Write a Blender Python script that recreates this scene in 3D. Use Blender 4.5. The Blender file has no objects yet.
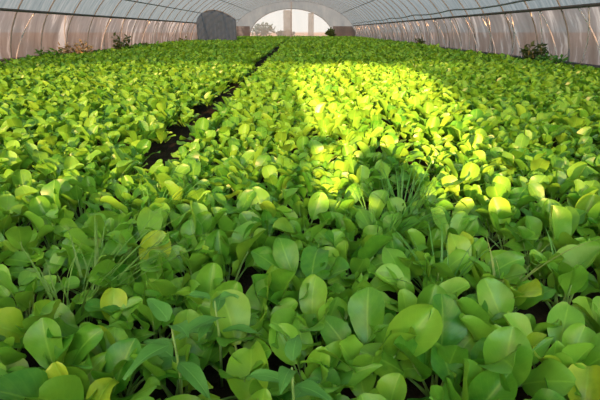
import bpy, bmesh, math, random
import numpy as np
from mathutils import Vector, Matrix

random.seed(7)
RNG = np.random.default_rng(11)
S = bpy.context.scene
COL = S.collection
R = math.radians

# ------------------------------------------------------------------ camera, sky, sun, exposure
CAM_Z, PITCH, FPX = 0.77, 21.4, 433.0
cd = bpy.data.cameras.new('camera')
cam = bpy.data.objects.new('camera', cd)
COL.objects.link(cam)
cam.location = (0, 0, CAM_Z)
cam.rotation_euler = (R(90 - PITCH), 0, 0)
cd.sensor_width = 36.0
cd.lens = FPX / 600.0 * 36.0
cd.clip_start, cd.clip_end = 0.01, 400
S.camera = cam

SUN_EL, SUN_AZ = 14.0, 3.3          # low sun behind the camera, light running slightly to +x
sd = bpy.data.lights.new('sun', 'SUN')
sd.energy = 27.0
sd.angle = R(1.0)
sd.color = (1.0, 0.46, 0.20)
sun = bpy.data.objects.new('sun', sd)
COL.objects.link(sun)
_d = Vector((math.sin(R(SUN_AZ)) * math.cos(R(SUN_EL)), math.cos(R(SUN_AZ)) * math.cos(R(SUN_EL)), -math.sin(R(SUN_EL))))
sun.rotation_euler = _d.to_track_quat('-Z', 'Y').to_euler()

w = bpy.data.worlds.new('sky')
S.world = w
w.use_nodes = True
nt = w.node_tree
nt.nodes.clear()
tc = nt.nodes.new('ShaderNodeTexCoord')
sx = nt.nodes.new('ShaderNodeSeparateXYZ')
rp = nt.nodes.new('ShaderNodeValToRGB')
bg = nt.nodes.new('ShaderNodeBackground')
ow = nt.nodes.new('ShaderNodeOutputWorld')
nt.links.new(tc.outputs['Generated'], sx.inputs[0])
nt.links.new(sx.outputs['Z'], rp.inputs[0])
e = rp.color_ramp.elements
e[0].position, e[0].color = 0.0, (0.80, 0.79, 0.74, 1)
e[1].position, e[1].color = 0.55, (0.34, 0.48, 0.58, 1)
m_ = e.new(0.16)
m_.color = (0.62, 0.69, 0.71, 1)
nt.links.new(rp.outputs[0], bg.inputs[0])
# hazy bright sky around the sun, behind the camera
dt = nt.nodes.new('ShaderNodeVectorMath')
dt.operation = 'DOT_PRODUCT'
dt.inputs[1].default_value = tuple(-_d)
nt.links.new(tc.outputs['Generated'], dt.inputs[0])
def wmath(op, a, b):
    q = nt.nodes.new('ShaderNodeMath')
    q.operation = op
    q.use_clamp = False
    for i, v in enumerate((a, b)):
        if isinstance(v, (int, float)):
            q.inputs[i].default_value = v
        else:
            nt.links.new(v, q.inputs[i])
    return q.outputs[0]
AUREOLE, SKY = 5.4, 1.42
au_ = wmath('POWER', wmath('MAXIMUM', dt.outputs['Value'], 0.0), 3.0)
nt.links.new(wmath('MULTIPLY', wmath('ADD', wmath('MULTIPLY', au_, AUREOLE), 1.0), SKY), bg.inputs[1])
nt.links.new(bg.outputs[0], ow.inputs[0])

S.view_settings.view_transform = 'Standard'
S.view_settings.look = 'None'
S.view_settings.gamma = 1.0
S.view_settings.use_curve_mapping = False
S.view_settings.exposure = 0.0
S.cycles.max_bounces = 10
S.cycles.transparent_max_bounces = 12
S.cycles.use_denoising = True

# ------------------------------------------------------------------ helpers
def project(p):
    """pixel of a world point"""
    c, s = math.cos(R(PITCH)), math.sin(R(PITCH))
    x, y, z = p[0], p[1], p[2] - CAM_Z
    d = y * c - z * s
    up = y * s + z * c
    if d < 1e-3:
        return None
    return 300 + FPX * x / d, 200 - FPX * up / d, d

def ground(px, py, z=0.0):
    """world point where the sight line through a pixel meets height z"""
    a, b = (px - 300) / FPX, (200 - py) / FPX
    c, s = math.cos(R(PITCH)), math.sin(R(PITCH))
    d = Vector((a, c + b * s, b * c - s))
    t = (z - CAM_Z) / d.z
    return Vector((d.x * t, d.y * t, z))

def mesh(name, verts, faces, uvs=None, smooth=True):
    me = bpy.data.meshes.new(name)
    me.from_pydata([tuple(v) for v in verts], [], [tuple(f) for f in faces])
    if uvs is not None:
        lay = me.uv_layers.new(name='UVMap')
        for l in me.loops:
            lay.data[l.index].uv = uvs[l.vertex_index]
    if smooth:
        me.polygons.foreach_set('use_smooth', [True] * len(me.polygons))
    me.update()
    return me

def obj(name, me, mats=None, parent=None):
    o = bpy.data.objects.new(name, me)
    COL.objects.link(o)
    if mats is not None and me is not None and not me.materials:
        for m in (mats if isinstance(mats, (list, tuple)) else [mats]):
            me.materials.append(m)
    if parent is not None:
        o.parent = parent
    return o

def tag(o, label, cat, group=None, kind=None):
    o['label'] = label
    o['category'] = cat
    if group:
        o['group'] = group
    if kind:
        o['kind'] = kind
    return o

def empty(name, loc, rz=0.0):
    o = bpy.data.objects.new(name, None)
    COL.objects.link(o)
    o.location = loc
    o.rotation_euler = (0, 0, rz)
    o.empty_display_size = 0.05
    return o

def tube_geo(pts, radius, n=8, V=None, F=None, cap=True):
    V = [] if V is None else V
    F = [] if F is None else F
    pts = [Vector(p) for p in pts]
    rad = radius if isinstance(radius, (list, tuple)) else [radius] * len(pts)
    start = len(V)
    up = None
    for i, p in enumerate(pts):
        t = (pts[min(i + 1, len(pts) - 1)] - pts[max(i - 1, 0)]).normalized()
        if up is None:
            up = t.orthogonal().normalized()
        up = (up - t * up.dot(t)).normalized()
        bi = t.cross(up)
        for k in range(n):
            a = 2 * math.pi * k / n
            V.append(p + (up * math.cos(a) + bi * math.sin(a)) * rad[i])
    for i in range(len(pts) - 1):
        for k in range(n):
            a, b = start + i * n + k, start + i * n + (k + 1) % n
            F.append((a, b, b + n, a + n))
    if cap:
        F.append(tuple(start + k for k in reversed(range(n))))
        F.append(tuple(start + (len(pts) - 1) * n + k for k in range(n)))
    return V, F

def tube(name, pts, radius, mat, parent=None, n=8):
    V, F = tube_geo(pts, radius, n)
    return obj(name, mesh(name, V, F), mat, parent)

def box_geo(lo, hi, V, F):
    s = len(V)
    for z in (lo[2], hi[2]):
        for x, y in ((lo[0], lo[1]), (hi[0], lo[1]), (hi[0], hi[1]), (lo[0], hi[1])):
            V.append((x, y, z))
    for f in ((3, 2, 1, 0), (4, 5, 6, 7), (0, 1, 5, 4), (1, 2, 6, 5), (2, 3, 7, 6), (3, 0, 4, 7)):
        F.append(tuple(s + i for i in f))

# ------------------------------------------------------------------ materials
class NT:
    def __init__(self, name):
        self.m = bpy.data.materials.new(name)
        self.m.use_nodes = True
        self.t = self.m.node_tree
        self.t.nodes.clear()
    def n(self, typ, **kw):
        nd = self.t.nodes.new(typ)
        for k, v in kw.items():
            setattr(nd, k, v)
        return nd
    def l(self, a, b):
        self.t.links.new(a, b)
    def put(self, sock, v):
        if hasattr(v, 'is_output') or hasattr(v, 'links'):
            self.l(v, sock)
        else:
            sock.default_value = v
    def math(self, op, a, b=0.0, clamp=False):
        nd = self.n('ShaderNodeMath', operation=op)
        nd.use_clamp = clamp
        self.put(nd.inputs[0], a)
        self.put(nd.inputs[1], b)
        return nd.outputs[0]
    def mix(self, f, a, b, mode='MIX'):
        nd = self.n('ShaderNodeMix', data_type='RGBA', blend_type=mode)
        self.put(nd.inputs[0], f)
        self.put(nd.inputs[6], a)
        self.put(nd.inputs[7], b)
        return nd.outputs[2]
    def ramp(self, f, stops):
        nd = self.n('ShaderNodeValToRGB')
        el = nd.color_ramp.elements
        while len(el) < len(stops):
            el.new(0.5)
        for x, (p, c) in zip(el, stops):
            x.position = p
            x.color = c if len(c) == 4 else (*c, 1)
        self.put(nd.inputs[0], f)
        return nd.outputs[0]
    def noise(self, scale, detail=3.0, vec=None, rough=0.5):
        nd = self.n('ShaderNodeTexNoise')
        nd.inputs['Scale'].default_value = scale
        nd.inputs['Detail'].default_value = detail
        nd.inputs['Roughness'].default_value = rough
        if vec is not None:
            self.l(vec, nd.inputs['Vector'])
        return nd.outputs[0]
    def coords(self, scale=(1, 1, 1), kind='Object', rot=(0, 0, 0)):
        t = self.n('ShaderNodeTexCoord')
        mp = self.n('ShaderNodeMapping')
        mp.inputs['Scale'].default_value = scale
        mp.inputs['Rotation'].default_value = rot
        self.l(t.outputs[kind], mp.inputs[0])
        return mp.outputs[0]
    def out(self, sh):
        o = self.n('ShaderNodeOutputMaterial')
        self.l(sh, o.inputs[0])
        return self.m
    def bsdf(self, color, rough=0.6, spec=0.4, normal=None, metal=0.0):
        p = self.n('ShaderNodeBsdfPrincipled')
        self.put(p.inputs['Base Color'], color)
        self.put(p.inputs['Roughness'], rough)
        p.inputs['Specular IOR Level'].default_value = spec
        p.inputs['Metallic'].default_value = metal
        if normal is not None:
            self.l(normal, p.inputs['Normal'])
        return p.outputs[0]
    def bump(self, h, strength=0.3, dist=0.01):
        b = self.n('ShaderNodeBump')
        b.inputs['Strength'].default_value = strength
        b.inputs['Distance'].default_value = dist
        self.l(h, b.inputs['Height'])
        return b.outputs[0]
    def mixs(self, f, a, b):
        nd = self.n('ShaderNodeMixShader')
        self.put(nd.inputs[0], f)
        self.l(a, nd.inputs[1])
        self.l(b, nd.inputs[2])
        return nd.outputs[0]

def plain(name, c, rough=0.6, var=0.25, scale=30, metal=0.0, spec=0.4):
    n = NT(name)
    f = n.noise(scale, 4, n.coords())
    col = n.mix(f, tuple(x * (1 - var) for x in c) + (1,), tuple(min(1, x * (1 + var)) for x in c) + (1,))
    return n.out(n.bsdf(col, rough, spec, n.bump(f, 0.15, 0.003), metal))

def leaf_material(name, per_object, lo, hi, yellow, vein=0.24, rough=0.36):
    n = NT(name)
    if per_object:
        oi = n.n('ShaderNodeObjectInfo')
        rnd, yel = oi.outputs['Random'], None
        sc = n.n('ShaderNodeSeparateColor')
        n.l(oi.outputs['Color'], sc.inputs[0])
        yel, tone = sc.outputs[0], sc.outputs[1]
    else:
        at = n.n('ShaderNodeAttribute', attribute_name='tint')
        sc = n.n('ShaderNodeSeparateColor')
        n.l(at.outputs['Color'], sc.inputs[0])
        rnd, yel, tone = sc.outputs[2], sc.outputs[0], sc.outputs[1]
    uv = n.n('ShaderNodeUVMap')
    sp = n.n('ShaderNodeSeparateXYZ')
    n.l(uv.outputs[0], sp.inputs[0])
    au = n.math('ABSOLUTE', n.math('SUBTRACT', sp.outputs[0], 0.5))          # 0 midrib .. .5 edge
    base = n.mix(tone, (*lo, 1), (*hi, 1))
    base = n.mix(n.math('MULTIPLY', rnd, 0.35), base, (lo[0] * 0.75, lo[1] * 0.8, lo[2] * 0.9, 1))
    blot = n.noise(45, 3, n.coords())
    base = n.mix(n.math('MULTIPLY', n.math('SUBTRACT', blot, 0.35, True), 0.5), base, (hi[0] * 1.25, hi[1] * 1.1, hi[2], 1))
    # yellowing, strongest along the margins
    yb = n.math('ADD', n.math('MULTIPLY', au, 1.1), n.math('MULTIPLY', blot, 0.9))
    yf = n.math('MULTIPLY', yel, n.math('ADD', yb, 0.15, True), True)
    base = n.mix(yf, base, (*yellow, 1))
    # midrib and side veins
    mid = n.math('SUBTRACT', 1.0, n.math('MULTIPLY', au, 22.0), True)
    sv = n.math('SINE', n.math('MULTIPLY', n.math('SUBTRACT', sp.outputs[1], n.math('MULTIPLY', au, 0.75)), 44.0))
    svm = n.math('MULTIPLY', n.math('SUBTRACT', sv, 0.75, True), 1.3)
    vm = n.math('ADD', n.math('MULTIPLY', mid, vein), n.math('MULTIPLY', svm, vein * 0.45), True)
    base = n.mix(vm, base, (min(1, hi[0] * 2.2), min(1, hi[1] * 1.6), hi[2] * 2.2, 1))
    nrm = n.bump(n.math('SUBTRACT', n.math('MULTIPLY', blot, 0.5), vm), 0.35, 0.004)
    surf = n.bsdf(base, rough, 0.5, nrm)
    tr = n.n('ShaderNodeBsdfTranslucent')
    n.l(n.mix(0.45, base, (0.30, 0.42, 0.02, 1)), tr.inputs[0])
    return n.out(n.mixs(0.24, surf, tr.outputs[0]))

GL, GH, GY = (0.045, 0.255, 0.016), (0.235, 0.580, 0.050), (0.40, 0.62, 0.035)
M_LEAF = leaf_material('leaf_green', True, GL, GH, GY)
M_FAR = leaf_material('leaf_green_mass', False, GL, GH, GY)
M_WEED = leaf_material('weed_green', True, (0.055, 0.25, 0.03), (0.10, 0.36, 0.05), GY, 0.5, 0.6)
M_STALK = plain('stalk_pale_green', (0.21, 0.40, 0.09), 0.45, 0.2, 60)
M_GRASS = leaf_material('grass_green', True, (0.05, 0.24, 0.03), (0.10, 0.36, 0.05), (0.5, 0.55, 0.15), 0.5, 0.5)
M_SHRUB = leaf_material('weed_dark', True, (0.035, 0.075, 0.025), (0.06, 0.12, 0.035), (0.3, 0.28, 0.1), 0.2, 0.7)
M_BUSH = leaf_material('bush_grey_green', True, (0.10, 0.15, 0.09), (0.15, 0.20, 0.12), (0.3, 0.28, 0.1), 0.2, 0.7)
M_DRY = plain('dead_leaf_tan', (0.40, 0.22, 0.09), 0.8, 0.4, 60)
M_STRAW = plain('dry_straw', (0.50, 0.40, 0.22), 0.8, 0.3, 40)
M_STEEL = plain('weathered_pipe', (0.22, 0.25, 0.26), 0.55, 0.3, 12, 0.3)
M_RAIL = plain('dark_rail', (0.11, 0.105, 0.10), 0.7, 0.3, 8)
M_ROPE = plain('white_lashing', (0.80, 0.76, 0.72), 0.6, 0.15, 30)
M_WOOD = plain('weathered_board', (0.23, 0.18, 0.13), 0.8, 0.35, 14)

def soil_material():
    n = NT('dark_soil')
    v = n.coords()
    a = n.noise(9, 8, v, 0.65)
    b = n.noise(70, 4, v, 0.6)
    col = n.ramp(a, [(0.3, (0.010, 0.009, 0.006)), (0.55, (0.030, 0.024, 0.015)), (0.8, (0.085, 0.062, 0.038))])
    return n.out(n.bsdf(col, 0.95, 0.15, n.bump(n.math('ADD', a, n.math('MULTIPLY', b, 0.4)), 0.9, 0.03)))

def film_material(name, clear, stops, streak=(1, 1, 1), scale=1.0, glow=0.5, detail=5):
    """thin plastic sheet: part clear, part milky (translucent and diffuse), dirt in patches of its own"""
    n = NT(name)
    v = n.coords(streak)
    f = n.noise(scale, detail, v, 0.6)
    col = n.ramp(f, stops)
    d = n.n('ShaderNodeBsdfDiffuse')
    n.l(col, d.inputs[0])
    t = n.n('ShaderNodeBsdfTranslucent')
    n.l(col, t.inputs[0])
    milky = n.mixs(glow, d.outputs[0], t.outputs[0])
    tp = n.n('ShaderNodeBsdfTransparent')
    tp.inputs[0].default_value = (0.96, 0.97, 0.97, 1)
    return n.out(n.mixs(n.math('MULTIPLY', n.math('ADD', 0.75, n.math('MULTIPLY', f, -0.5)), 2 * clear, True) if False else clear, milky, tp.outputs[0]))

M_SOIL = soil_material()
M_ROOF = film_material('roof_film', 0.14, [(0.3, (0.085, 0.145, 0.18)), (0.5, (0.145, 0.215, 0.255)), (0.7, (0.23, 0.305, 0.345))], (0.6, 5.0, 0.6), 2.2, 0.62)
M_SKIRT = film_material('skirt_film', 0.10, [(0.30, (0.14, 0.12, 0.11)), (0.45, (0.20, 0.18, 0.17)), (0.54, (0.245, 0.225, 0.22)), (0.64, (0.56, 0.56, 0.55))], (0.5, 2.2, 0.35), 1.6, 0.55, 6)
M_END = film_material('end_film', 0.12, [(0.3, (0.26, 0.31, 0.34)), (0.6, (0.36, 0.41, 0.43)), (0.8, (0.48, 0.50, 0.50))], (1.2, 1, 0.5), 1.1, 0.6)
M_CLEAR = film_material('clear_film', 0.62, [(0.3, (0.85, 0.84, 0.80)), (0.7, (0.95, 0.94, 0.92))], (1.5, 1, 0.4), 1.2, 0.6)
M_REAR = film_material('rear_film', 0.35, [(0.3, (0.75, 0.76, 0.75)), (0.7, (0.92, 0.92, 0.90))], (1.5, 1, 0.4), 1.2, 0.6)
M_REAR_DIM = film_material('rear_film_dim', 0.18, [(0.3, (0.70, 0.71, 0.70)), (0.7, (0.88, 0.88, 0.86))], (1.5, 1, 0.4), 1.2, 0.6)  # less clear film, added to dim the sunlight on the right side
M_GABLE = film_material('gable_film', 0.10, [(0.3, (0.45, 0.46, 0.46)), (0.7, (0.60, 0.60, 0.60))], (1.5, 1, 0.4), 1.2, 0.5)  # upper film made less clear to put the far crop in shade
M_TARP = plain('blue_grey_tarp', (0.07, 0.12, 0.18), 0.8, 0.25, 5)

# ------------------------------------------------------------------ the tunnel
TX, TA, TB = -0.60, 6.22, 3.40         # hoop: half ellipse about x = TX
Y0, Y1, STEP = -0.95, 46.0, 1.30
SK = 1.20                              # top of the roll-up side sheets

def hoop_pt(t, grow=0.0):
    return TX - (TA + grow) * math.cos(t), (TB + grow) * math.sin(t)

T_SK = math.asin(SK / TB)

def sheet(name, prof, mat, ny=36, wav=0.0, kind='structure', y0=Y0, y1=Y1):
    V, F = [], []
    m = len(prof)
    for j in range(ny + 1):
        y = y0 + (y1 - y0) * j / ny
        for i, (x, z) in enumerate(prof):
            q = wav * math.sin(y * 3.1 + i * 0.9) + wav * 0.6 * math.sin(y * 7.3 + i * 1.7)
            V.append((x + q, y, z))
    for j in range(ny):
        for i in range(m - 1):
            a = j * m + i
            F.append((a, a + 1, a + m + 1, a + m))
    return obj(name, mesh(name, V, F), mat)

# floor
V, F = [], []
NX, NY = 60, 90
for j in range(NY + 1):
    y = Y0 - 0.2 + (Y1 + 0.4 - Y0) * (j / NY) ** 1.6
    for i in range(NX + 1):
        x = TX - 6.9 + 13.8 * i / NX
        z = -0.03 * math.exp(-((x + 0.80) / 0.12) ** 2) - 0.03 * math.exp(-((x - 0.72) / 0.10) ** 2) - 0.02
        V.append((x, y, z + random.uniform(-0.008, 0.008)))
for j in range(NY):
    for i in range(NX):
        a = j * (NX + 1) + i
        F.append((a, a + 1, a + NX + 2, a + NX + 1))
fl = obj('floor', mesh('floor', V, F), M_SOIL)
tag(fl, 'dark soil floor of the tunnel under the crop', 'soil', kind='structure')

gr = obj('outside_ground', mesh('outside_ground', [(-120, -60, -0.08), (120, -60, -0.08), (120, 200, -0.08), (-120, 200, -0.08)], [(0, 1, 2, 3)]),
         plain('outside_earth', (0.30, 0.24, 0.17), 0.95, 0.3, 0.5))
tag(gr, 'bare earth outside the plastic tunnel', 'ground', kind='structure')

roof = sheet('ceiling', [hoop_pt(T_SK + (math.pi - 2 * T_SK) * i / 40, 0.03) for i in range(41)], M_ROOF, 72, 0.004)
tag(roof, 'milky plastic film roof arching over the crop', 'roof', kind='structure')
wl = sheet('wall_left', [hoop_pt(T_SK * i / 8, 0.03) for i in range(9)], M_SKIRT, 150, 0.022)
tag(wl, 'dusty pinkish roll-up plastic side sheet with reddish smears', 'wall', kind='structure')
wr = sheet('wall_right', [hoop_pt(math.pi - T_SK * i / 8, 0.03) for i in range(9)], M_SKIRT, 150, 0.022)
tag(wr, 'dusty pinkish roll-up plastic side sheet with white lashing ropes', 'wall', kind='structure')
for s, o in ((1, wl), (-1, wr)):
    y = Y0 + 0.4
    k = 0
    while y < Y1 - 1:
        if o is wr or k % 3 == 0:
            dy = random.uniform(0.25, 0.6) * (1 if k % 2 else -1)
            pts = []
            for i in range(7):
                t = T_SK * (0.08 + 0.9 * i / 6)
                t = t if s > 0 else math.pi - t
                x, z = hoop_pt(t, -0.05)
                pts.append((x, y + dy * i / 6, z))
            tube('lashing_rope', pts, 0.014, M_ROPE, o, 6)
        y += random.uniform(0.55, 1.0)
        k += 1

# bottom pipes
for nm, s, lab in (('baseboard_left', 1, 'pale bottom pipe along the pinkish side sheet by the dry weeds'), ('baseboard_right', -1, 'dark bottom pipe along the side sheet with the lashing ropes')):
    x, z = hoop_pt(0.035 if s > 0 else math.pi - 0.035, -0.02)
    o = tube(nm, [(x, Y0 + (Y1 - Y0) * i / 20, 0.13 + random.uniform(-.01, .01)) for i in range(21)], 0.035, M_WOOD if s > 0 else M_RAIL)
    tag(o, lab, 'pipe', kind='structure')

# frame of hoops and rails
frame = empty('trim_1', (TX, 0, 0))
tag(frame, 'grey pipe hoops and rails carrying the plastic film', 'frame', kind='structure')
hv, hf = tube_geo([(hoop_pt(math.pi * i / 48)[0] - TX, 0, hoop_pt(math.pi * i / 48)[1]) for i in range(49)], 0.017, 8)
hoop_me = mesh('hoop', hv, hf)
hoop_me.materials.append(M_STEEL)
y = Y0
while y < Y1 + 0.1:
    h = obj('hoop', hoop_me, None, frame)
    h.location = (0, y, 0)
    h.rotation_euler = (0, 0, random.uniform(-0.006, 0.006))
    y += STEP
def rail(t, r, mat, sag=0.0, inset=-0.04):
    x, z = hoop_pt(t, inset)
    pts = []
    n = 72
    for i in range(n + 1):
        y = Y0 + (Y1 - Y0) * i / n
        pts.append((x - TX, y, z - sag * abs(math.sin(y / 5.2 * math.pi))))
    return tube('rail', pts, r, mat, frame, 6)
rail(T_SK, 0.032, M_RAIL)
rail(math.pi - T_SK, 0.032, M_RAIL)
rail(math.asin(1.75 / TB), 0.022, M_STEEL)
rail(math.pi - math.asin(1.42 / TB), 0.022, M_STEEL, 0.06)
rail(math.asin(2.5 / TB), 0.02, M_STEEL)
rail(math.pi - math.asin(2.3 / TB), 0.02, M_STEEL)
rail(math.pi / 2, 0.024, M_STEEL)

# far end wall with its bright arched opening
WX, WA, WB, WZ = -0.85, 4.15, 2.72, 0.0
def arch(a, b, cx, n, z0=0.0):
    return [(cx - a * math.cos(math.pi * i / n), z0 + b * math.sin(math.pi * i / n)) for i in range(n + 1)]
n = 48
outer, inner = arch(TA + .03, TB + .03, TX, n), arch(WA, WB, WX, n)
V = [(x, Y1, z) for x, z in outer] + [(x, Y1, z) for x, z in inner]
F = [(i, i + 1, n + 1 + i + 1, n + 1 + i) for i in range(n)]
wf = obj('wall_far', mesh('wall_far', V, F, smooth=False), M_END)
tag(wf, 'grey film end wall closing the far end around the bright arch', 'wall', kind='structure')
# pinkish lower sheet on the end wall, each side of the opening
for x0, x1 in ((TX - TA + .12, WX - WA + .05), (WX + WA - .05, TX + TA - .12)):
    V, F = [], []
    for i in range(7):
        x = x0 + (x1 - x0) * i / 6
        zt = min(1.15, 0.97 * TB * math.sqrt(max(0, 1 - ((x - TX) / TA) ** 2)))
        V += [(x, Y1 - .05, -0.02), (x, Y1 - .05, max(zt, .1))]
    for i in range(6):
        F.append((2 * i, 2 * i + 2, 2 * i + 3, 2 * i + 1))
    obj('lower_sheet', mesh('lower_sheet', V, F, smooth=False), M_SKIRT, wf)
V = [(x, Y1 + .01, z) for x, z in inner] + [(WX, Y1 + .01, 0)]
win = obj('window_1', mesh('window_1', V, [(i, i + 1, n + 1) for i in range(n)], smooth=False), M_CLEAR)
tag(win, 'bright arched clear-film opening in the far end wall', 'window', kind='structure')
tube('window_frame', [(x, Y1 - .02, z) for x, z in inner], 0.03, M_STEEL, win, 6)
def post(x, wd, top, mat, y=Y1 - .06):
    V, F = [], []
    box_geo((x - wd / 2, y - .04, -0.05), (x + wd / 2, y + .04, top), V, F)
    return obj('window_post', mesh('window_post', V, F, smooth=False), mat, win)
M_POST = film_material('sheet_strip', 0.45, [(0.3, (0.55, 0.54, 0.50)), (0.7, (0.72, 0.70, 0.66))], (1, 1, 1), 1.0, 0.6)
post(-0.85, 0.10, 3.35, M_STEEL)
post(-1.25, 0.75, 2.6, M_POST)
post(1.08, 0.55, 2.35, M_POST)

# rear end wall just behind the photographer: milky film, a boarded sill and a doorway outlined to shape the sun patch
DL = [(-0.06, 0.76), (-0.21, 1.30), (-0.60, 2.10), (-0.62, 2.38)]
DR = [(0.70, 0.76), (1.22, 1.35), (1.42, 2.0), (1.42, 2.38)]
SILL = 0.76
V, F = [], []
def quad(*p):
    s = len(V)
    V.extend([(a, Y0, b) for a, b in p])
    F.append(tuple(range(s, s + len(p))))
def zroof(x):
    return TB * math.sqrt(max(0.0, 1 - ((x - TX) / TA) ** 2))
GAB = 2.38
MI = []
def strip(xs, lo, hi, mi):
    for a, b in zip(xs[:-1], xs[1:]):
        pts = [(a, min(lo, hi(a))), (b, min(lo, hi(b))), (b, hi(b)), (a, hi(a))]
        if pts[2][1] - pts[1][1] > .002 or pts[3][1] - pts[0][1] > .002:
            quad(*pts)
            MI.append(mi)
xl = [TX - TA + (DL[3][0] - TX + TA) * i / 30 for i in range(31)]
xr = [DR[3][0] + (TX + TA - DR[3][0]) * i / 24 for i in range(25)]
gab = lambda x: GAB + (0.16 * math.sin(x * 2.3) + .12 * math.sin(x * 5.1) + .12 if not DL[3][0] < x < DR[3][0] else 0)  # wavy film edge added to break up the sunlight's far limit
low = lambda x: min(gab(x), zroof(x))
strip(xl, SILL, low, 0)
strip(xr, SILL, low, 2)
def strip2(xs, mi, lo, hi):
    for a, b in zip(xs[:-1], xs[1:]):
        pts = [(a, min(lo(a), hi(a))), (b, min(lo(b), hi(b))), (b, hi(b)), (a, hi(a))]
        if pts[2][1] - pts[1][1] > .002 or pts[3][1] - pts[0][1] > .002:
            quad(*pts)
            MI.append(mi)
xs_ = sorted(set(xl + [DL[3][0] + (DR[3][0] - DL[3][0]) * i / 6 for i in range(7)] + xr))
gab2 = lambda x: 2.38 + .26 * math.sin(math.pi * (x - DL[3][0]) / (DR[3][0] - DL[3][0])) if DL[3][0] <= x <= DR[3][0] else gab(x)  # arched over the doorway to round off the sun patch's far end
gab3 = lambda x: 2.74 + .1 * math.sin(x * 4.0)
strip2(xs_, 0, gab2, lambda x: min(zroof(x), max(gab3(x), gab2(x))))
strip2(xs_, 1, lambda x: max(gab3(x), gab2(x)), zroof)
wb = obj('wall_rear', mesh('wall_rear', V, F, smooth=False), [M_REAR, M_GABLE, M_REAR_DIM])
wb.data.polygons.foreach_set('material_index', MI)
tag(wb, 'milky film end wall behind the photographer', 'wall', kind='structure')
# door sheets hanging either side of the gap, added to give the sun patch its edges
door = empty('door_1', (0.4, Y0, 0))
tag(door, 'doorway with plastic sheets added to shape the sun patch and a boarded sill behind the photographer', 'door', kind='structure')
M_DSHEET = film_material('door_sheet', 0.30, [(0.3, (0.70, 0.70, 0.68)), (0.7, (0.88, 0.87, 0.85))], (6, 1, 0.6), 1.2, 0.5)
for edge, xo in ((DL, DL[3][0]), (DR, DR[3][0])):
    V, F = [], []
    for j, (x, z) in enumerate(edge[:4]):
        for i in range(9):
            u = i / 8
            V.append((xo + (x - xo) * u - 0.4, 0.02 + 0.015 * math.sin(u * 26), z))
    for j in range(3):
        for i in range(8):
            a = j * 9 + i
            F.append((a, a + 1, a + 10, a + 9))
    obj('door_sheet', mesh('door_sheet', V, F), M_DSHEET, door)
V, F = [], []
for k in range(4):
    box_geo((TX - TA * 0.97 - 0.4, -0.02, -0.05 + k * 0.2025), (TX + TA * 0.97 - 0.4, 0.02, -0.05 + k * 0.2025 + 0.20), V, F)
obj('sill_board', mesh('sill_board', V, F, smooth=False), M_WOOD, door)

# blue-grey tarp screen hung beside the side sheet, far down the tunnel
tarp = empty('tarp_screen', (-5.05, 28.0, 0))
tag(tarp, 'blue-grey tarp screen with arched top hanging far down the tunnel by the pinkish side sheet', 'tarp')
V, F = [], []
nx, nz = 40, 8
for j in range(nz + 1):
    for i in range(nx + 1):
        u = i / nx
        x = -1.15 + 2.35 * u
        top = 1.25 + 0.62 * math.sin(u ** .75 * math.pi) ** .8 + .12 * u
        V.append((x, 0.05 * math.sin(u * 31) * (1 - .5 * j / nz) + 0.10 * math.sin(u * 3), -0.02 + top * j / nz))
for j in range(nz):
    for i in range(nx):
        a = j * (nx + 1) + i
        F.append((a, a + 1, a + nx + 2, a + nx + 1))
sh = obj('tarp_sheet', mesh('tarp_sheet', V, F), M_TARP, tarp)
md = sh.modifiers.new('thick', 'SOLIDIFY')
md.thickness = 0.012
tp = [V[nz * (nx + 1) + i] for i in range(nx + 1)]
tube('top_pole', [(x, 0.06, z) for x, _y, z in tp], 0.022, M_STEEL, tarp, 6)
for x in (tp[0][0], tp[nx][0]):
    z = tp[0][2] if x < 0 else tp[nx][2]
    tube('post', [(x, 0.06, -0.03), (x, 0.06, z)], 0.025, M_STEEL, tarp, 8)


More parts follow.
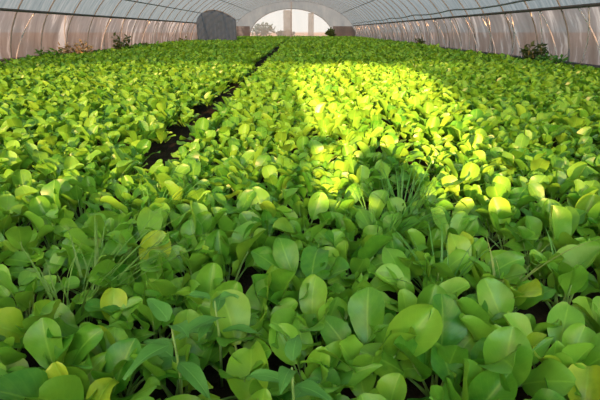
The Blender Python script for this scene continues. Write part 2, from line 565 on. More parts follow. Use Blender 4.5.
# ------------------------------------------------------------------ the photographer, crouching in the doorway behind the lens
def build_person():
    root = empty('person', (0.30, -0.60, -0.05))
    tag(root, 'person crouching behind the crop in dark jacket and jeans, holding up a phone', 'person')
    chain = {'pelvis': ((.30, -.66, .20), .125), 'belly': ((.30, -.64, .33), .125), 'chest': ((.28, -.56, .47), .125), 'neck': ((.255, -.46, .58), .055),
             'ls': ((.145, -.52, .52), .062), 'le': ((-.17, -.34, .46), .045), 'lw': ((-.135, -.085, .69), .031),
             'rs': ((.455, -.52, .52), .062), 're': ((.56, -.36, .33), .045), 'rw': ((.49, -.22, .43), .031),
             'lh': ((.21, -.64, .17), .095), 'lk': ((.13, -.28, .36), .068), 'la': ((.17, -.46, .03), .045), 'lt': ((.15, -.27, -.012), .036),
             'rh': ((.39, -.64, .17), .095), 'rk': ((.46, -.28, .36), .068), 'ra': ((.43, -.46, .03), .045), 'rt': ((.45, -.27, -.012), .036)}
    edges = [('pelvis', 'belly'), ('belly', 'chest'), ('chest', 'neck'), ('chest', 'ls'), ('ls', 'le'), ('le', 'lw'), ('chest', 'rs'), ('rs', 're'), ('re', 'rw'),
             ('pelvis', 'lh'), ('lh', 'lk'), ('lk', 'la'), ('la', 'lt'), ('pelvis', 'rh'), ('rh', 'rk'), ('rk', 'ra'), ('ra', 'rt')]
    bm = bmesh.new()
    lay = bm.verts.layers.skin.verify()
    vs = {}
    for k, (c, rad) in chain.items():
        v = bm.verts.new(c)
        v[lay].radius = (rad, rad)
        v[lay].use_root = (k == 'pelvis')
        vs[k] = v
    for a, b in edges:
        bm.edges.new((vs[a], vs[b]))
    me = bpy.data.meshes.new('skin_source')
    bm.to_mesh(me)
    bm.free()
    tmp = bpy.data.objects.new('skin_source', me)
    COL.objects.link(tmp)
    tmp.modifiers.new('skin', 'SKIN').use_smooth_shade = True
    tmp.modifiers.new('sub', 'SUBSURF').levels = 2
    dg = bpy.context.evaluated_depsgraph_get()
    ev = tmp.evaluated_get(dg)
    em = ev.to_mesh()
    V = [tuple(v.co) for v in em.vertices]
    F = [tuple(p.vertices) for p in em.polygons]
    ev.to_mesh_clear()
    bpy.data.objects.remove(tmp)
    M = []
    for f in F:
        c = sum((Vector(V[i]) for i in f), Vector()) / len(f)
        arm = c.x < .05 and c.z > .40 or c.x > .47 and c.z > .29 and c.y < -.22
        M.append(2 if c.z < .035 else (0 if c.z > .25 and c.y < -.5 or arm else 1))
    # head, looking along +y at the phone
    H = Vector((.285, -.37, .685))
    s0 = len(V)
    nu, nv = 28, 20
    for j in range(nv + 1):
        th = math.pi * j / nv
        for i in range(nu):
            ph = 2 * math.pi * i / nu
            x, y, z = math.sin(th) * math.cos(ph), math.sin(th) * math.sin(ph), math.cos(th)
            wx, wy, wz = .078, .098, .115
            if z < 0:
                wx *= 1 + .28 * z
                wy *= 1 + .10 * z
            p = Vector((x * wx, y * wy, z * wz))
            if y > .6:
                p.y += .020 * math.exp(-(x / .16) ** 2 - ((z + .12) / .17) ** 2)      # nose
                p.y -= .008 * math.exp(-((abs(x) - .38) / .16) ** 2 - ((z - .05) / .10) ** 2)  # eye sockets
                p.y += .006 * math.exp(-(x / .3) ** 2 - ((z + .48) / .07) ** 2)       # lips
                p.y += .007 * math.exp(-(x / .3) ** 2 - ((z + .85) / .15) ** 2)       # chin
            if abs(x) > .85:
                p.x += math.copysign(.014, x) * math.exp(-((y + .1) / .2) ** 2 - ((z + .05) / .22) ** 2)  # ears
            V.append(tuple(H + p))
    for j in range(nv):
        for i in range(nu):
            a, b = s0 + j * nu + i, s0 + j * nu + (i + 1) % nu
            F.append((a, a + nu, b + nu, b))
            M.append(3)
    # hands: palm and five bent fingers each, rooted in the palm
    def hand(wrist, palm, fingers):
        k = len(F)
        mid = (Vector(wrist) + Vector(palm)) / 2
        tube_geo([wrist, mid, palm], [.026, .034, .031], 10, V, F)
        for pts, rad in fingers:
            tube_geo(pts, [rad, rad * .98, rad * .88, rad * .7], 8, V, F)
        M.extend([3] * (len(F) - k))
    hand((-.135, -.085, .70), (-.102, -.045, .785), [
        ([(-.098, -.045, 0.805), (-.10, -.012, 0.837), (-.078, .004, 0.840), (-.058, .002, 0.828)], .009),
        ([(-.100, -.045, 0.787), (-.104, -.008, 0.807), (-.085, .006, 0.807), (-.062, .004, 0.801)], .0095),
        ([(-.098, -.047, 0.767), (-.103, -.010, 0.779), (-.085, .006, 0.777), (-.064, .004, 0.773)], .009),
        ([(-.094, -.050, 0.749), (-.100, -.016, 0.753), (-.084, .004, 0.752), (-.068, .004, 0.749)], .008),
        ([(-.095, -.055, 0.760), (-.080, -.050, 0.777), (-.062, -.036, 0.789), (-.048, -.027, 0.793)], .0105)])
    hand((.49, -.22, .43), (.475, -.185, .445), [
        ([(.452 + .018 * q, -.185, .447), (.450 + .019 * q, -.158, .442), (.449 + .019 * q, -.145, .42), (.449 + .019 * q, -.146, .398 + .006 * (q == 3))], .009 - .0008 * (q == 3)) for q in range(4)]
        + [([(.455, -.20, .44), (.432, -.19, .432), (.42, -.18, .415), (.416, -.175, .398)], .0105)])
    off = Vector(root.location)
    V2 = [tuple(Vector(v) - off) for v in V]
    me = mesh('body', V2, F)
    for m in (plain('dark_jacket', (.03, .035, .05), .8), plain('blue_jeans', (.04, .06, .12), .85), plain('dark_shoe', (.02, .018, .016), .6), plain('warm_skin', (.50, .30, .20), .5, .06)):
        me.materials.append(m)
    me.polygons.foreach_set('material_index', M)
    obj('body', me, None, root)
    HV, HF = [], []
    for j in range(11):
        th = math.pi * .56 * j / 10
        for i in range(28):
            ph = 2 * math.pi * i / 28
            t2 = th * (.62 + .38 * (1 if math.sin(ph) < .35 else .45))
            r_ = 1.06 + .02 * math.sin(ph * 9 + j)
            HV.append(tuple(H - off + 1.4 * Vector((math.sin(t2) * math.cos(ph) * .098 * r_, math.sin(t2) * math.sin(ph) * .100 * r_, math.cos(t2) * .118 * r_))))  # hair enlarged to widen the cast shadow of the head
    for j in range(10):
        for i in range(28):
            a, b = j * 28 + i, j * 28 + (i + 1) % 28
            HF.append((a, a + 28, b + 28, b))
    obj('hair', mesh('hair', HV, HF), plain('black_hair', (.012, .010, .009), .5), root)
    EV, EF = [], []
    for sx_ in (-1, 1):
        bmx = bmesh.new()
        bmesh.ops.create_uvsphere(bmx, u_segments=12, v_segments=8, radius=.0115)
        k = len(EV)
        bmx.verts.ensure_lookup_table()
        EV += [tuple(v.co + H - off + Vector((sx_ * .030, .080, .006))) for v in bmx.verts]
        EF = [tuple(v.index + k for v in f.verts) for f in bmx.faces]
        bmx.free()
        obj('eye', mesh('eye', EV[k:], [tuple(i - k for i in f) for f in EF]), plain('dark_eye', (.05, .03, .02), .2), root)
build_person()
V, F = [], []
phone = empty('phone', (0, -.02, .797))
tag(phone, 'dark slim phone held up in one hand by the crouching person', 'phone')
bm = bmesh.new()
bmesh.ops.create_cube(bm, size=1.0, matrix=Matrix.Diagonal((.172, .010, .086, 1)))
bmesh.ops.bevel(bm, geom=list(bm.edges), offset=.0035, segments=3, affect='EDGES')
me = bpy.data.meshes.new('phone_body')
bm.to_mesh(me)
bm.free()
obj('phone_body', me, plain('phone_black', (.02, .02, .022), .3), phone)
V, F = [], []
box_geo((-.077, -.0046, -.035), (.077, -.0041, .035), V, F)
obj('screen', mesh('screen', V, F, smooth=False), plain('phone_glass', (.03, .035, .04), .1), phone)

# ------------------------------------------------------------------ leaves
def leaf_geo(seed, Ls, Lb, W, e0, e1, cup, pointed, nu=6, nv=9, ruffle=0.004, twist=0.0):
    """one leaf in its own frame: it grows from the origin along +y and arches over; returns blade and stalk geometry"""
    r = random.Random(seed)
    L = Ls + Lb
    steps = 40
    path = [(0.0, 0.0)]
    ang = []
    for i in range(steps):
        s = (i + 0.5) / steps
        e = e0 + (e1 - e0) * s ** 1.5
        ang.append(e)
        y, z = path[-1]
        path.append((y + math.cos(e) * L / steps, z + math.sin(e) * L / steps))
    ang.append(ang[-1])
    def at(s):
        f = s * steps
        i = min(int(f), steps - 1)
        q = f - i
        return path[i][0] * (1 - q) + path[i + 1][0] * q, path[i][1] * (1 - q) + path[i + 1][1] * q, ang[i] * (1 - q) + ang[i + 1] * q
    ph1, ph2 = r.uniform(0, 6.28), r.uniform(0, 6.28)
    asym = r.uniform(-0.08, 0.08)
    BV, BF, UV = [], [], []
    for j in range(nv + 1):
        v = j / nv
        vt = 1 - (1 - v) ** 1.35 if nv > 3 else v
        y, z, e = at((Ls + Lb * vt) / L)
        if pointed:
            wd = math.sin(math.pi * min(1, vt ** 0.62)) ** 0.9 * (1 - 0.22 * vt)
        else:
            wd = math.sin(math.pi * min(1.0, (0.02 + 0.98 * vt) ** 1.22 * 0.985)) ** 0.55
        wd = max(wd * W / 2, 0.0022)
        for i in range(nu + 1):
            u = 2.0 * i / nu - 1
            x = u * wd * (1 + asym * u)
            h = cup * (abs(u) ** 1.6) * wd + ruffle * math.sin(vt * 9 + ph1 + (2 if u > 0 else 0)) * u * u + 0.15 * ruffle * math.sin(u * 5 + ph2)
            tx = twist * vt
            x2, h2 = x * math.cos(tx) - h * math.sin(tx), x * math.sin(tx) + h * math.cos(tx)
            BV.append((x2, y - math.sin(e) * h2, z + math.cos(e) * h2))
            UV.append((0.5 + 0.5 * u, v))
    for j in range(nv):
        for i in range(nu):
            a = j * (nu + 1) + i
            BF.append((a, a + 1, a + nu + 2, a + nu + 1))
    sp = []
    rad = []
    for k in range(6):
        s = (Ls + 0.35 * Lb) / L * k / 5
        y, z, e = at(s)
        sp.append((0, y + 0.0025 * math.sin(e), z - 0.0025 * math.cos(e)))
        rad.append(0.0052 - 0.0034 * k / 5)
    SV, SF = tube_geo(sp, rad, 6)
    return BV, BF, UV, SV, SF

TEMPL = []                      # (class, blade mesh, stalk mesh, whole mesh, spec)
SPECS = []
rr = random.Random(3)
for cls, cnt in (('inner', 5), ('mid', 7), ('outer', 6)):
    for k in range(cnt):
        pointed = (k % 4 == 3)
        if cls == 'inner':
            sp_ = dict(Ls=rr.uniform(.06, .085), Lb=rr.uniform(.085, .11), W=rr.uniform(.058, .075), e0=R(rr.uniform(80, 88)), e1=R(rr.uniform(48, 75)), cup=rr.uniform(.35, .8))
        elif cls == 'mid':
            sp_ = dict(Ls=rr.uniform(.075, .105), Lb=rr.uniform(.115, .145), W=rr.uniform(.080, .102), e0=R(rr.uniform(70, 84)), e1=R(rr.uniform(5, 62)), cup=rr.uniform(.25, .85))
        else:
            sp_ = dict(Ls=rr.uniform(.08, .11), Lb=rr.uniform(.11, .14), W=rr.uniform(.078, .098), e0=R(rr.uniform(50, 66)), e1=R(rr.uniform(-30, 30)), cup=rr.uniform(.0, .45))
        if pointed:
            sp_['W'] *= 0.82
            sp_['Lb'] *= 1.12
        sp_.update(pointed=pointed, seed=100 + len(SPECS), ruffle=rr.uniform(.004, .010), twist=rr.uniform(-.6, .6))
        SPECS.append((cls, sp_))
for cls, sp_ in SPECS:
    BV, BF, UV, SV, SF = leaf_geo(**sp_)
    b = mesh('leaf', BV, BF, UV)
    b.materials.append(M_LEAF)
    s_ = mesh('leaf_stalk', SV, SF)
    s_.materials.append(M_STALK)
    off = len(BV)
    wv = BV + [tuple(v) for v in SV]
    wfc = BF + [tuple(i + off for i in f) for f in SF]
    wm = mesh('leaf', wv, wfc, UV + [(0.5, 0.0)] * len(SV))
    wm.materials.append(M_LEAF)
    wm.materials.append(M_STALK)
    wm.polygons.foreach_set('material_index', [0] * len(BF) + [1] * len(SF))
    TEMPL.append((cls, b, s_, wm))
BY = {c: [i for i, t in enumerate(TEMPL) if t[0] == c] for c in ('inner', 'mid', 'outer')}

def rosette(r, size=1.0):
    """leaf list of one plant: (template, azimuth, tilt, scale)"""
    out = []
    a = r.uniform(0, 6.28)
    n_i, n_m, n_o = r.choice((3, 4)), r.choice((4, 5)), r.choice((3, 4))
    for cls, cnt in (('inner', n_i), ('mid', n_m), ('outer', n_o)):
        for k in range(cnt):
            a += 2.39996 + r.uniform(-.25, .25)
            out.append((r.choice(BY[cls]), a, r.uniform(-.24, .2), size * r.uniform(.58, 1.0)))
    return out

# ------------------------------------------------------------------ plant positions, in rows across three beds
SP = 0.136
FURROW, GAP = -0.80, 0.72
def grid_positions(y_from, y_to, sp):
    out = []
    iy = 0
    y = y_from
    xs_c = np.arange(-0.655, 0.62, sp)
    xs_l = -0.965 - np.arange(0, 5.75, sp)
    xs_r = 0.79 + np.arange(0, 4.5, sp)
    while y < y_to:
        for bed, xs in (('centre', xs_c), ('left', xs_l), ('right', xs_r)):
            for ix, x in enumerate(xs):
                px = x + random.uniform(-.034, .034)
                py = y + random.uniform(-.034, .034)
                out.append((px, py, bed, iy, ix))
        if y < 2.35:
            out.append((-0.81 + random.uniform(-.03, .03), y + random.uniform(-.03, .03), 'left', iy, -1))
        iy += 1
        y += sp
    return out

allpos = grid_positions(0.36, 9.0, SP)
def seen(p):
    q = project((p[0], p[1], 0.19))
    return q is not None and -14 < q[0] < 614 and q[1] < 416
def dist(p):
    return math.hypot(p[0], p[1])
cand = sorted([p for p in allpos if seen(p)], key=lambda p: p[1] + 0.1 * abs(p[0]))
NEAR = cand[:292]
near_set = set(id(p) for p in NEAR)
rest = [p for p in allpos if id(p) not in near_set]
rest = [p for p in rest if not (2.7 < p[1] < 7.0 and -1.06 < p[0] < -.88 and random.random() < .75)]
NEAR = [p for p in NEAR if not (2.6 < p[1] and -1.06 < p[0] < -.88)]

# soil shows at a few spots: no plants there
HOLES = [ground(78, 372, 0.10), ground(205, 402, 0.08), ground(490, 205, 0.10), ground(262, 268, 0.10)]
CLEAR = [(ground(400, 192, .12), .13), (ground(75, 280, .12), .12), (ground(440, 272, .12), .06)]
NEAR = [p for p in NEAR if all(math.hypot(p[0] - h.x, p[1] - h.y) > 0.06 for h in HOLES)
        and all(math.hypot(p[0] - h.x, p[1] - h.y) > hr for h, hr in CLEAR)]

ORD = ['first', 'second', 'third', 'fourth', 'fifth', 'sixth', 'seventh', 'eighth', 'ninth', 'tenth', 'eleventh', 'twelfth', 'thirteenth', 'fourteenth', 'fifteenth',
       'sixteenth', 'seventeenth', 'eighteenth', 'nineteenth', 'twentieth', 'twenty-first', 'twenty-second', 'twenty-third', 'twenty-fourth', 'twenty-fifth']
rows = {}
for p in NEAR:
    rows.setdefault((p[2], p[3]), []).append(p)
row_no = {}
for bed in ('centre', 'left', 'right'):
    for k, iy in enumerate(sorted({p[3] for p in NEAR if p[2] == bed})):
        row_no[(bed, iy)] = k
BEDNAME = {'centre': 'middle bed', 'left': 'bed beyond the dark furrow', 'right': 'outer bed past the soil gap'}
ranks = {}
for key, ps in rows.items():
    ps.sort(key=lambda p: -p[0] if key[0] == 'left' else p[0])
    for k, p in enumerate(ps):
        ranks[id(p)] = k

leaf_objs = []
plants = []
for num, p in enumerate(NEAR):
    r = random.Random(5000 + num)
    x, y, bed, iy, ix = p
    tone = max(0, min(1, 0.5 + r.uniform(-.4, .4)))
    root = empty('leafy_green_plant', (x, y, -0.015), 0)
    size = r.uniform(.88, 1.12) * max(.84, min(1.0, 1.14 - .14 * y)) * (.78 if ix < 0 else 1)
    ls = rosette(r, size)
    n_pt = 0
    for (ti, az, tilt, sc) in ls:
        cls, bm_, sm_, wm_ = TEMPL[ti]
        near = num < 130
        o = obj('leaf', bm_ if near else wm_, None, root)
        o.location = (-.012 * math.sin(az), .012 * math.cos(az), 0)
        o.rotation_euler = (tilt, r.uniform(-.4, .4), az)
        o.scale = (sc, sc, sc)
        tn = max(0.0, min(1.0, tone + r.uniform(-.45, .45) + (.15 if cls == 'inner' else 0)))
        o.color = (r.choice((0, 0, 0, 0, 0, .1, .2)), tn, 0, 1)
        n_pt += SPECS[ti][1]['pointed']
        if near:
            obj('leaf_stalk', sm_, None, o)
        m = Matrix.Translation((x, y, -0.015)) @ Matrix.Translation(o.location) @ o.rotation_euler.to_matrix().to_4x4() @ Matrix.Diagonal((sc, sc, sc, 1))
        bv = bm_.vertices
        c = m @ bv[len(bv) // 2 + 3].co
        leaf_objs.append((o, root, c))
    shape = 'pointed' if n_pt * 2 >= len(ls) else 'round'
    shade = 'pale green' if tone > .68 else ('deep green' if tone < .32 else 'green')
    lab = f"{shade} {shape}-leaved plant, {ORD[row_no[(bed, iy)]]} row of {BEDNAME[bed]}, {ORD[ranks[id(p)]]} from its furrow side"
    if bed == 'centre':
        lab = f"{shade} {shape}-leaved plant, {ORD[row_no[(bed, iy)]]} row of middle bed, {ORD[ranks[id(p)]]} counting from dark furrow"
    elif bed == 'right':
        lab = f"{shade} {shape}-leaved plant, {ORD[row_no[(bed, iy)]]} row past soil gap, {ORD[ranks[id(p)]]} out from the gap"
    else:
        lab = f"{shade} {shape}-leaved plant, {ORD[row_no[(bed, iy)]]} row beyond dark furrow, {ORD[ranks[id(p)]]} out from the furrow"
    tag(root, lab, 'leafy vegetable', {'centre': 'leafy greens in the middle bed', 'left': 'leafy greens beyond the dark furrow', 'right': 'leafy greens past the soil gap'}[bed])
    plants.append((root, lab))

# leaves that have turned yellow
YELLOW = [(112, 300, .9), (78, 388, 1), (16, 326, .7), (153, 244, 1), (205, 250, .35), (536, 306, .9), (548, 338, .9), (528, 374, .7), (578, 392, .9),
          (474, 228, .9), (210, 388, .35), (112, 330, .7), (440, 232, .5), (30, 292, .4), (95, 396, .8), (180, 190, .4), (590, 196, .3)]
for px, py, am in YELLOW:
    best, bd = None, 1e9
    for o, root, c in leaf_objs:
        q = project(c)
        if q is None:
            continue
        d = math.hypot(q[0] - px, q[1] - py)
        score = d * 0.004 - 1.6 * c.z + q[2] * .5 + (.3 if o.color[0] > .3 else 0) - (.10 * o.scale[0])
        if d < 24 and score < bd:
            best, bd = (o, root), score
    if best:
        best[0].color = (am, best[0].color[1], 0, 1)
        if am >= .7 and 'yellow leaf' not in best[1]['label']:
            best[1]['label'] = 'plant with a yellow leaf' + best[1]['label'][best[1]['label'].index(','):]

# ------------------------------------------------------------------ the rest of the crop: one mass nobody could count
def mass(chunks, name):
    """chunks: list of (positions Nx2, leaves per plant, nu, nv, size). One mesh."""
    Vs, Fs, UVs, Ts = [], [], [], []
    base = 0
    for pos, nl, nu, nv, size in chunks:
        T, U = [], None
        classes = []
        for cls, sp_ in SPECS:
            s2 = dict(sp_)
            s2.update(nu=nu, nv=nv)
            BV, BF, UV, _a, _b = leaf_geo(**s2)
            T.append(BV)
            U = UV
            FB = BF
            classes.append(cls)
        T = np.array(T)
        U = np.array(U)
        FB = np.array(FB)
        pos = np.asarray(pos, dtype=float)
        N = len(pos)
        pick = np.concatenate([RNG.choice(BY['inner'], (N, max(1, nl * 2 // 8))), RNG.choice(BY['mid'], (N, nl - max(1, nl * 2 // 8) - nl * 2 // 8)),
                               RNG.choice(BY['outer'], (N, nl * 2 // 8))], axis=1)
        nl = pick.shape[1]
        az = RNG.uniform(0, 6.28, (N, 1)) + 2.39996 * np.arange(nl)[None, :] + RNG.uniform(-.3, .3, (N, nl))
        sc = size * RNG.uniform(.62, 1.08, (N, nl)) * RNG.uniform(.88, 1.14, (N, 1))
        tone = np.clip(0.5 + RNG.uniform(-.35, .35, (N, 1)) + RNG.uniform(-.3, .3, (N, nl)), 0, 1)
        yel = RNG.choice([0, 0, 0, .1, .2], (N, nl))
        v = T[pick] * sc[..., None, None]                     # N,nl,nverts,3
        c, s = np.cos(az)[..., None], np.sin(az)[..., None]
        x = v[..., 0] * c - v[..., 1] * s + pos[:, 0][:, None, None]
        y = v[..., 0] * s + v[..., 1] * c + pos[:, 1][:, None, None]
        z = v[..., 2] - 0.015
        vv = np.stack([x, y, z], -1).reshape(-1, 3)
        k = N * nl
        nvt = T.shape[1]
        ff = (FB[None] + (np.arange(k) * nvt)[:, None, None] + base).reshape(-1, 4)
        tt = np.zeros((k, nvt, 4))
        tt[..., 0] = yel.reshape(-1, 1)
        tt[..., 1] = tone.reshape(-1, 1)
        tt[..., 2] = RNG.uniform(0, 1, (k, 1))
        tt[..., 3] = 1
        Vs.append(vv)
        Fs.append(ff)
        UVs.append(np.tile(U, (k, 1)))
        Ts.append(tt.reshape(-1, 4))
        base += k * nvt
    Vv, Ff, Uu, Tt = np.concatenate(Vs), np.concatenate(Fs), np.concatenate(UVs), np.concatenate(Ts)
    me = bpy.data.meshes.new(name)
    me.vertices.add(len(Vv))
    me.vertices.foreach_set('co', Vv.astype(np.float32).ravel())
    me.loops.add(Ff.size)
    me.loops.foreach_set('vertex_index', Ff.astype(np.int32).ravel())
    me.polygons.add(len(Ff))
    me.polygons.foreach_set('loop_start', np.arange(0, Ff.size, 4, dtype=np.int32))
    me.update(calc_edges=True)
    me.polygons.foreach_set('use_smooth', np.ones(len(Ff), dtype=bool))
    lay = me.uv_layers.new(name='UVMap')
    lay.data.foreach_set('uv', Uu[Ff.ravel()].astype(np.float32).ravel())
    at = me.attributes.new('tint', 'FLOAT_COLOR', 'POINT')
    at.data.foreach_set('color', Tt.astype(np.float32).ravel())
    me.materials.append(M_FAR)
    return obj(name, me)

def inbeds(y_from, y_to, sp):
    o = []
    for y in np.arange(y_from, y_to, sp):
        for x in np.arange(TX - 5.8, TX + 5.85, sp):
            if abs(x - FURROW) < 0.16 or abs(x - GAP) < 0.06:
                continue
            if 27.2 < y < 29 and x < -3.6:
                continue
            o.append((x + random.uniform(-.3, .3) * sp, y + random.uniform(-.3, .3) * sp))
    return o
mid_pos = [(p[0], p[1]) for p in rest if abs(p[0]) < 0.75 * p[1] + 1.4]
crop = mass([(mid_pos, 12, 4, 5, 0.83),
             (inbeds(9.0, 17.0, 0.16), 8, 2, 3, 0.96),
             (inbeds(17.0, 45.0, 0.24), 7, 2, 2, 1.3)], 'leafy_crop')
tag(crop, 'leafy green crop running down the beds to the far arch', 'crop', kind='stuff')

# ------------------------------------------------------------------ grass tufts
def grass(px, py, n, h, seed, label, lean=(0, 0), spread=.06, z=0.12, pale=.03):
    r = random.Random(seed)
    g = ground(px, py, z)
    V, F, UV = [], [], []
    for k in range(n):
        a = r.uniform(0, 6.28)
        q = r.uniform(0, spread)
        bx, by = q * math.cos(a), q * math.sin(a)
        dx, dy = math.cos(a) * r.uniform(.1, .75) + lean[0], math.sin(a) * r.uniform(.1, .75) + lean[1]
        L = h * r.uniform(.6, 1.1)
        wd = r.uniform(.002, .0046)
        side = Vector((-dy, dx, 0)).normalized() if math.hypot(dx, dy) > .01 else Vector((1, 0, 0))
        s0 = len(V)
        m = 7
        for i in range(m + 1):
            t = i / m
            c = Vector((bx + dx * L * t ** 1.5, by + dy * L * t ** 1.5, L * (t - .32 * t * t)))
            ww = wd * (1 - t ** 2.5) + .0002
            V += [c - side * ww, c + Vector((0, 0, -.0012)), c + side * ww]
            UV += [(0.1, t), (.5, t), (.9, t)]
        for i in range(m):
            a0 = s0 + i * 3
            F += [(a0, a0 + 1, a0 + 4, a0 + 3), (a0 + 1, a0 + 2, a0 + 5, a0 + 4)]
    o = obj('grass_tuft', mesh('grass_tuft', V, F, UV), M_GRASS)
    o.location = (g.x, g.y, -0.02)
    o.color = (pale, .5, 0, 1)
    tag(o, label, 'grass', 'wild grass tufts between the greens')
grass(72, 285, 30, .34, 1, 'wild grass tuft with long arching blades in the dark furrow', (.25, .25), pale=.2)
grass(100, 268, 20, .33, 2, 'thin wild grass tuft behind the larger one in the furrow', (.3, .3), pale=.2)
grass(402, 198, 60, .36, 3, 'dense dark grass clump standing in the shadow of the photographer', (0, .1), .10)
grass(384, 220, 36, .32, 4, 'grass clump just in front of the dense one in the photographer shadow', (.05, 0), .08)
grass(440, 272, 24, .31, 5, 'fine grass tuft between round leaves in the middle bed', (-.1, .1), .04)
grass(508, 272, 6, .38, 6, 'few long pale grass blades crossing the soil gap', (.35, .45), .02, .12, .6)
grass(572, 262, 8, .34, 7, 'small grass tuft with upright blades past the soil gap', (.1, .2), .03)
grass(150, 205, 22, .31, 8, 'grass tuft at the furrow edge in front of the sunlit crop', (.2, .3), .05)

# ------------------------------------------------------------------ weeds with pointed leaves
def weed(px, py, z, seed, pairs, L, label):
    r = random.Random(seed)
    g = ground(px, py, z)
    root = empty('pointed_leaf_weed', (g.x, g.y, -0.02))
    tag(root, label, 'weed', 'pointed-leaf weeds among the greens')
    top = z + 0.03
    tube('weed_stem', [(0, 0, 0), (.004, .003, top * .5), (0, 0, top)], [.004, .0035, .002], M_STALK, root, 6)
    a = r.uniform(0, 6.28)
    for k in range(pairs):
        zz = top * (1 - 0.17 * k)
        for s in (0, math.pi):
            BV, BF, UV, SV, SF = leaf_geo(900 + seed * 10 + k, .012, L * r.uniform(.85, 1.1) * (0.75 + .25 * k), L * .40, R(35 - 12 * k), R(-25 - 8 * k), .25, True, 6, 10, .003, 0)
            me = mesh('leaf', BV, BF, UV)
            o = obj('leaf', me, M_WEED, root)
            o.location = (0, 0, zz)
            o.rotation_euler = (r.uniform(-.1, .1), r.uniform(-.1, .1), a + s + r.uniform(-.2, .2))
            o.color = (0, r.uniform(.2, .9), 0, 1)
        a += math.pi / 2 + r.uniform(-.2, .2)
weed(172, 330, .22, 1, 3, .10, 'dull green weed with long pointed paired leaves, near the tan dead leaf')
weed(292, 372, .21, 2, 3, .085, 'dull green pointed-leaf weed at the nearest edge of the middle bed')
weed(215, 305, .21, 3, 3, .075, 'small bluish pointed-leaf weed behind the larger paired-leaf weed')

# ------------------------------------------------------------------ dead leaves lying on the soil
def dead_leaf(px, py, L, W, rz, seed, label, mat=M_DRY):
    g = ground(px, py, 0.0)
    BV, BF, UV, SV, SF = leaf_geo(seed, .02, L, W, R(8), R(-6), .35, False, 6, 8, .006, .3)
    o = obj('dead_leaf', mesh('dead_leaf', BV, BF, UV), mat)
    o.location = (g.x, g.y, 0.004)
    o.rotation_euler = (0, 0, rz)
    md = o.modifiers.new('thick', 'SOLIDIFY')
    md.thickness = .0012
    tag(o, label, 'dead leaf')
dead_leaf(92, 362, .085, .035, R(82), 41, 'tan curled dead leaf lying on the bare soil')
dead_leaf(205, 396, .06, .03, R(40), 42, 'brown dead leaf on the soil patch at the nearest edge')
dead_leaf(488, 216, .07, .03, R(-30), 43, 'straw-coloured dead leaf in the soil gap', M_STRAW)

# ------------------------------------------------------------------ weeds along the side sheets
def wall_weed(px, py, h, wdt, n, seed, label, mat, dry=0.0, name='tall_weed', side=None):
    r = random.Random(seed)
    g = ground(px, py, 0.0)
    xs, _z = hoop_pt(0.03, -.28) if px < 300 else hoop_pt(math.pi - .03, -.28)
    k = xs / ((px - 300) / FPX)
    b = (200 - py) / FPX
    g = Vector((xs, k * (math.cos(R(PITCH)) + b * math.sin(R(PITCH))), -.02))
    root = empty(name, g)
    tag(root, label, 'weed', 'weeds along the side sheets')
    V, F, UV = [], [], []
    SV, SF = [], []
    for i in range(n):
        a, q = r.uniform(0, 6.28), wdt * math.sqrt(r.random()) * .5
        x, y = q * math.cos(a) * .6, q * math.sin(a)
        hh = h * r.uniform(.5, 1) * (1 - .5 * q / wdt)
        dx, dy = r.uniform(-.3, .3) * hh, r.uniform(-.3, .3) * hh
        tube_geo([(x, y, 0), (x + dx * .4, y + dy * .4, hh * .55), (x + dx, y + dy, hh)], [.006, .005, .002], 4, SV, SF)
        for j in range(9):
            t = .2 + .8 * j / 8
            c = Vector((x + dx * t, y + dy * t, hh * t))
            d = Vector((r.uniform(-1, 1), r.uniform(-1, 1), r.uniform(-.2, .6))).normalized() * r.uniform(.10, .2)
            sd_ = d.cross(Vector((r.uniform(-1, 1), r.uniform(-1, 1), 1))).normalized() * r.uniform(.03, .06)
            s0 = len(V)
            V += [c, c + d * .5 + sd_, c + d, c + d * .5 - sd_]
            UV += [(.5, 0), (1, .5), (.5, 1), (0, .5)]
            F.append((s0, s0 + 1, s0 + 2, s0 + 3))
    f = obj('foliage', mesh('foliage', V, F, UV, False), mat, root)
    f.color = (dry, .5, 0, 1)
    obj('stems', mesh('stems', SV, SF), M_STRAW if dry > .5 else M_SHRUB, root)
wall_weed(123, 48, .75, .7, 16, 1, 'dark leafy weed standing alone against the pinkish side sheet', M_SHRUB)
wall_weed(75, 52, .55, 1.3, 26, 2, 'dry straw-brown weed patch at the foot of the pinkish side sheet', M_STRAW, 1.0)
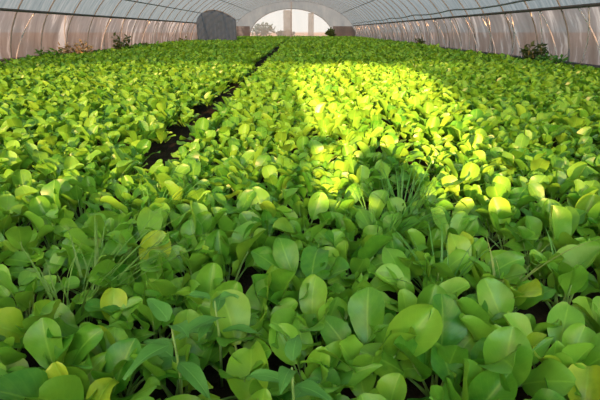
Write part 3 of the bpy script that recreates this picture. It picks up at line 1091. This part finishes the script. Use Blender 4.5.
wall_weed(50, 54, .40, .8, 14, 3, 'pale green weed low at the side sheet beside the dry patch', M_WEED)
wall_weed(142, 48, .35, .6, 12, 4, 'low dark weed just beyond the tall dark one', M_SHRUB)
wall_weed(183, 45, .45, 1.0, 16, 5, 'brownish weed in front of the blue-grey tarp screen', M_SHRUB, .5)
wall_weed(535, 56, .62, .8, 18, 6, 'dark bushy weed against the side sheet with lashing ropes', M_SHRUB)
wall_weed(420, 48, .55, .6, 12, 7, 'small dark weed farther down the lashed side sheet', M_SHRUB)
wall_weed(553, 60, .35, .8, 14, 8, 'low green weed beside the dark bushy one', M_WEED)

# bushes at the far arch
def bush(x, y, h, wdt, n, seed, label, mat):
    r = random.Random(seed)
    root = empty('bush', (x, y, -.02))
    tag(root, label, 'bush', 'bushes at the far arch')
    V, F, UV = [], [], []
    for i in range(n):
        a = Vector((r.gauss(0, 1), r.gauss(0, 1), r.gauss(0, 1))).normalized() * r.random() ** .33
        c = Vector((a.x * wdt / 2, a.y * wdt / 2, h * .5 + a.z * h * .5))
        d = Vector((r.uniform(-1, 1), r.uniform(-1, 1), r.uniform(-.4, .8))).normalized() * r.uniform(.2, .4)
        sd_ = d.cross(Vector((r.uniform(-1, 1), r.uniform(-1, 1), 1))).normalized() * r.uniform(.07, .14)
        s0 = len(V)
        V += [c, c + d * .5 + sd_, c + d, c + d * .5 - sd_]
        UV += [(.5, 0), (1, .5), (.5, 1), (0, .5)]
        F.append((s0, s0 + 1, s0 + 2, s0 + 3))
    f = obj('foliage', mesh('foliage', V, F, UV, False), mat, root)
    f.color = (0, .6, 0, 1)
    tube('trunk', [(0, 0, 0), (.03, .02, h * .5), (0, 0, h * .8)], [.04, .03, .012], M_WOOD, root, 6)
bush(2.95, 45.2, .85, .7, 260, 1, 'dark round bush at the foot of the bright arch', M_SHRUB)
bush(-3.9, 49.5, 1.5, 2.4, 420, 2, 'grey-green bush behind the film of the far arch', M_BUSH)
bush(-1.5, 48.5, .75, 2.0, 260, 3, 'low green bush outside beyond the centre of the far arch', M_BUSH)
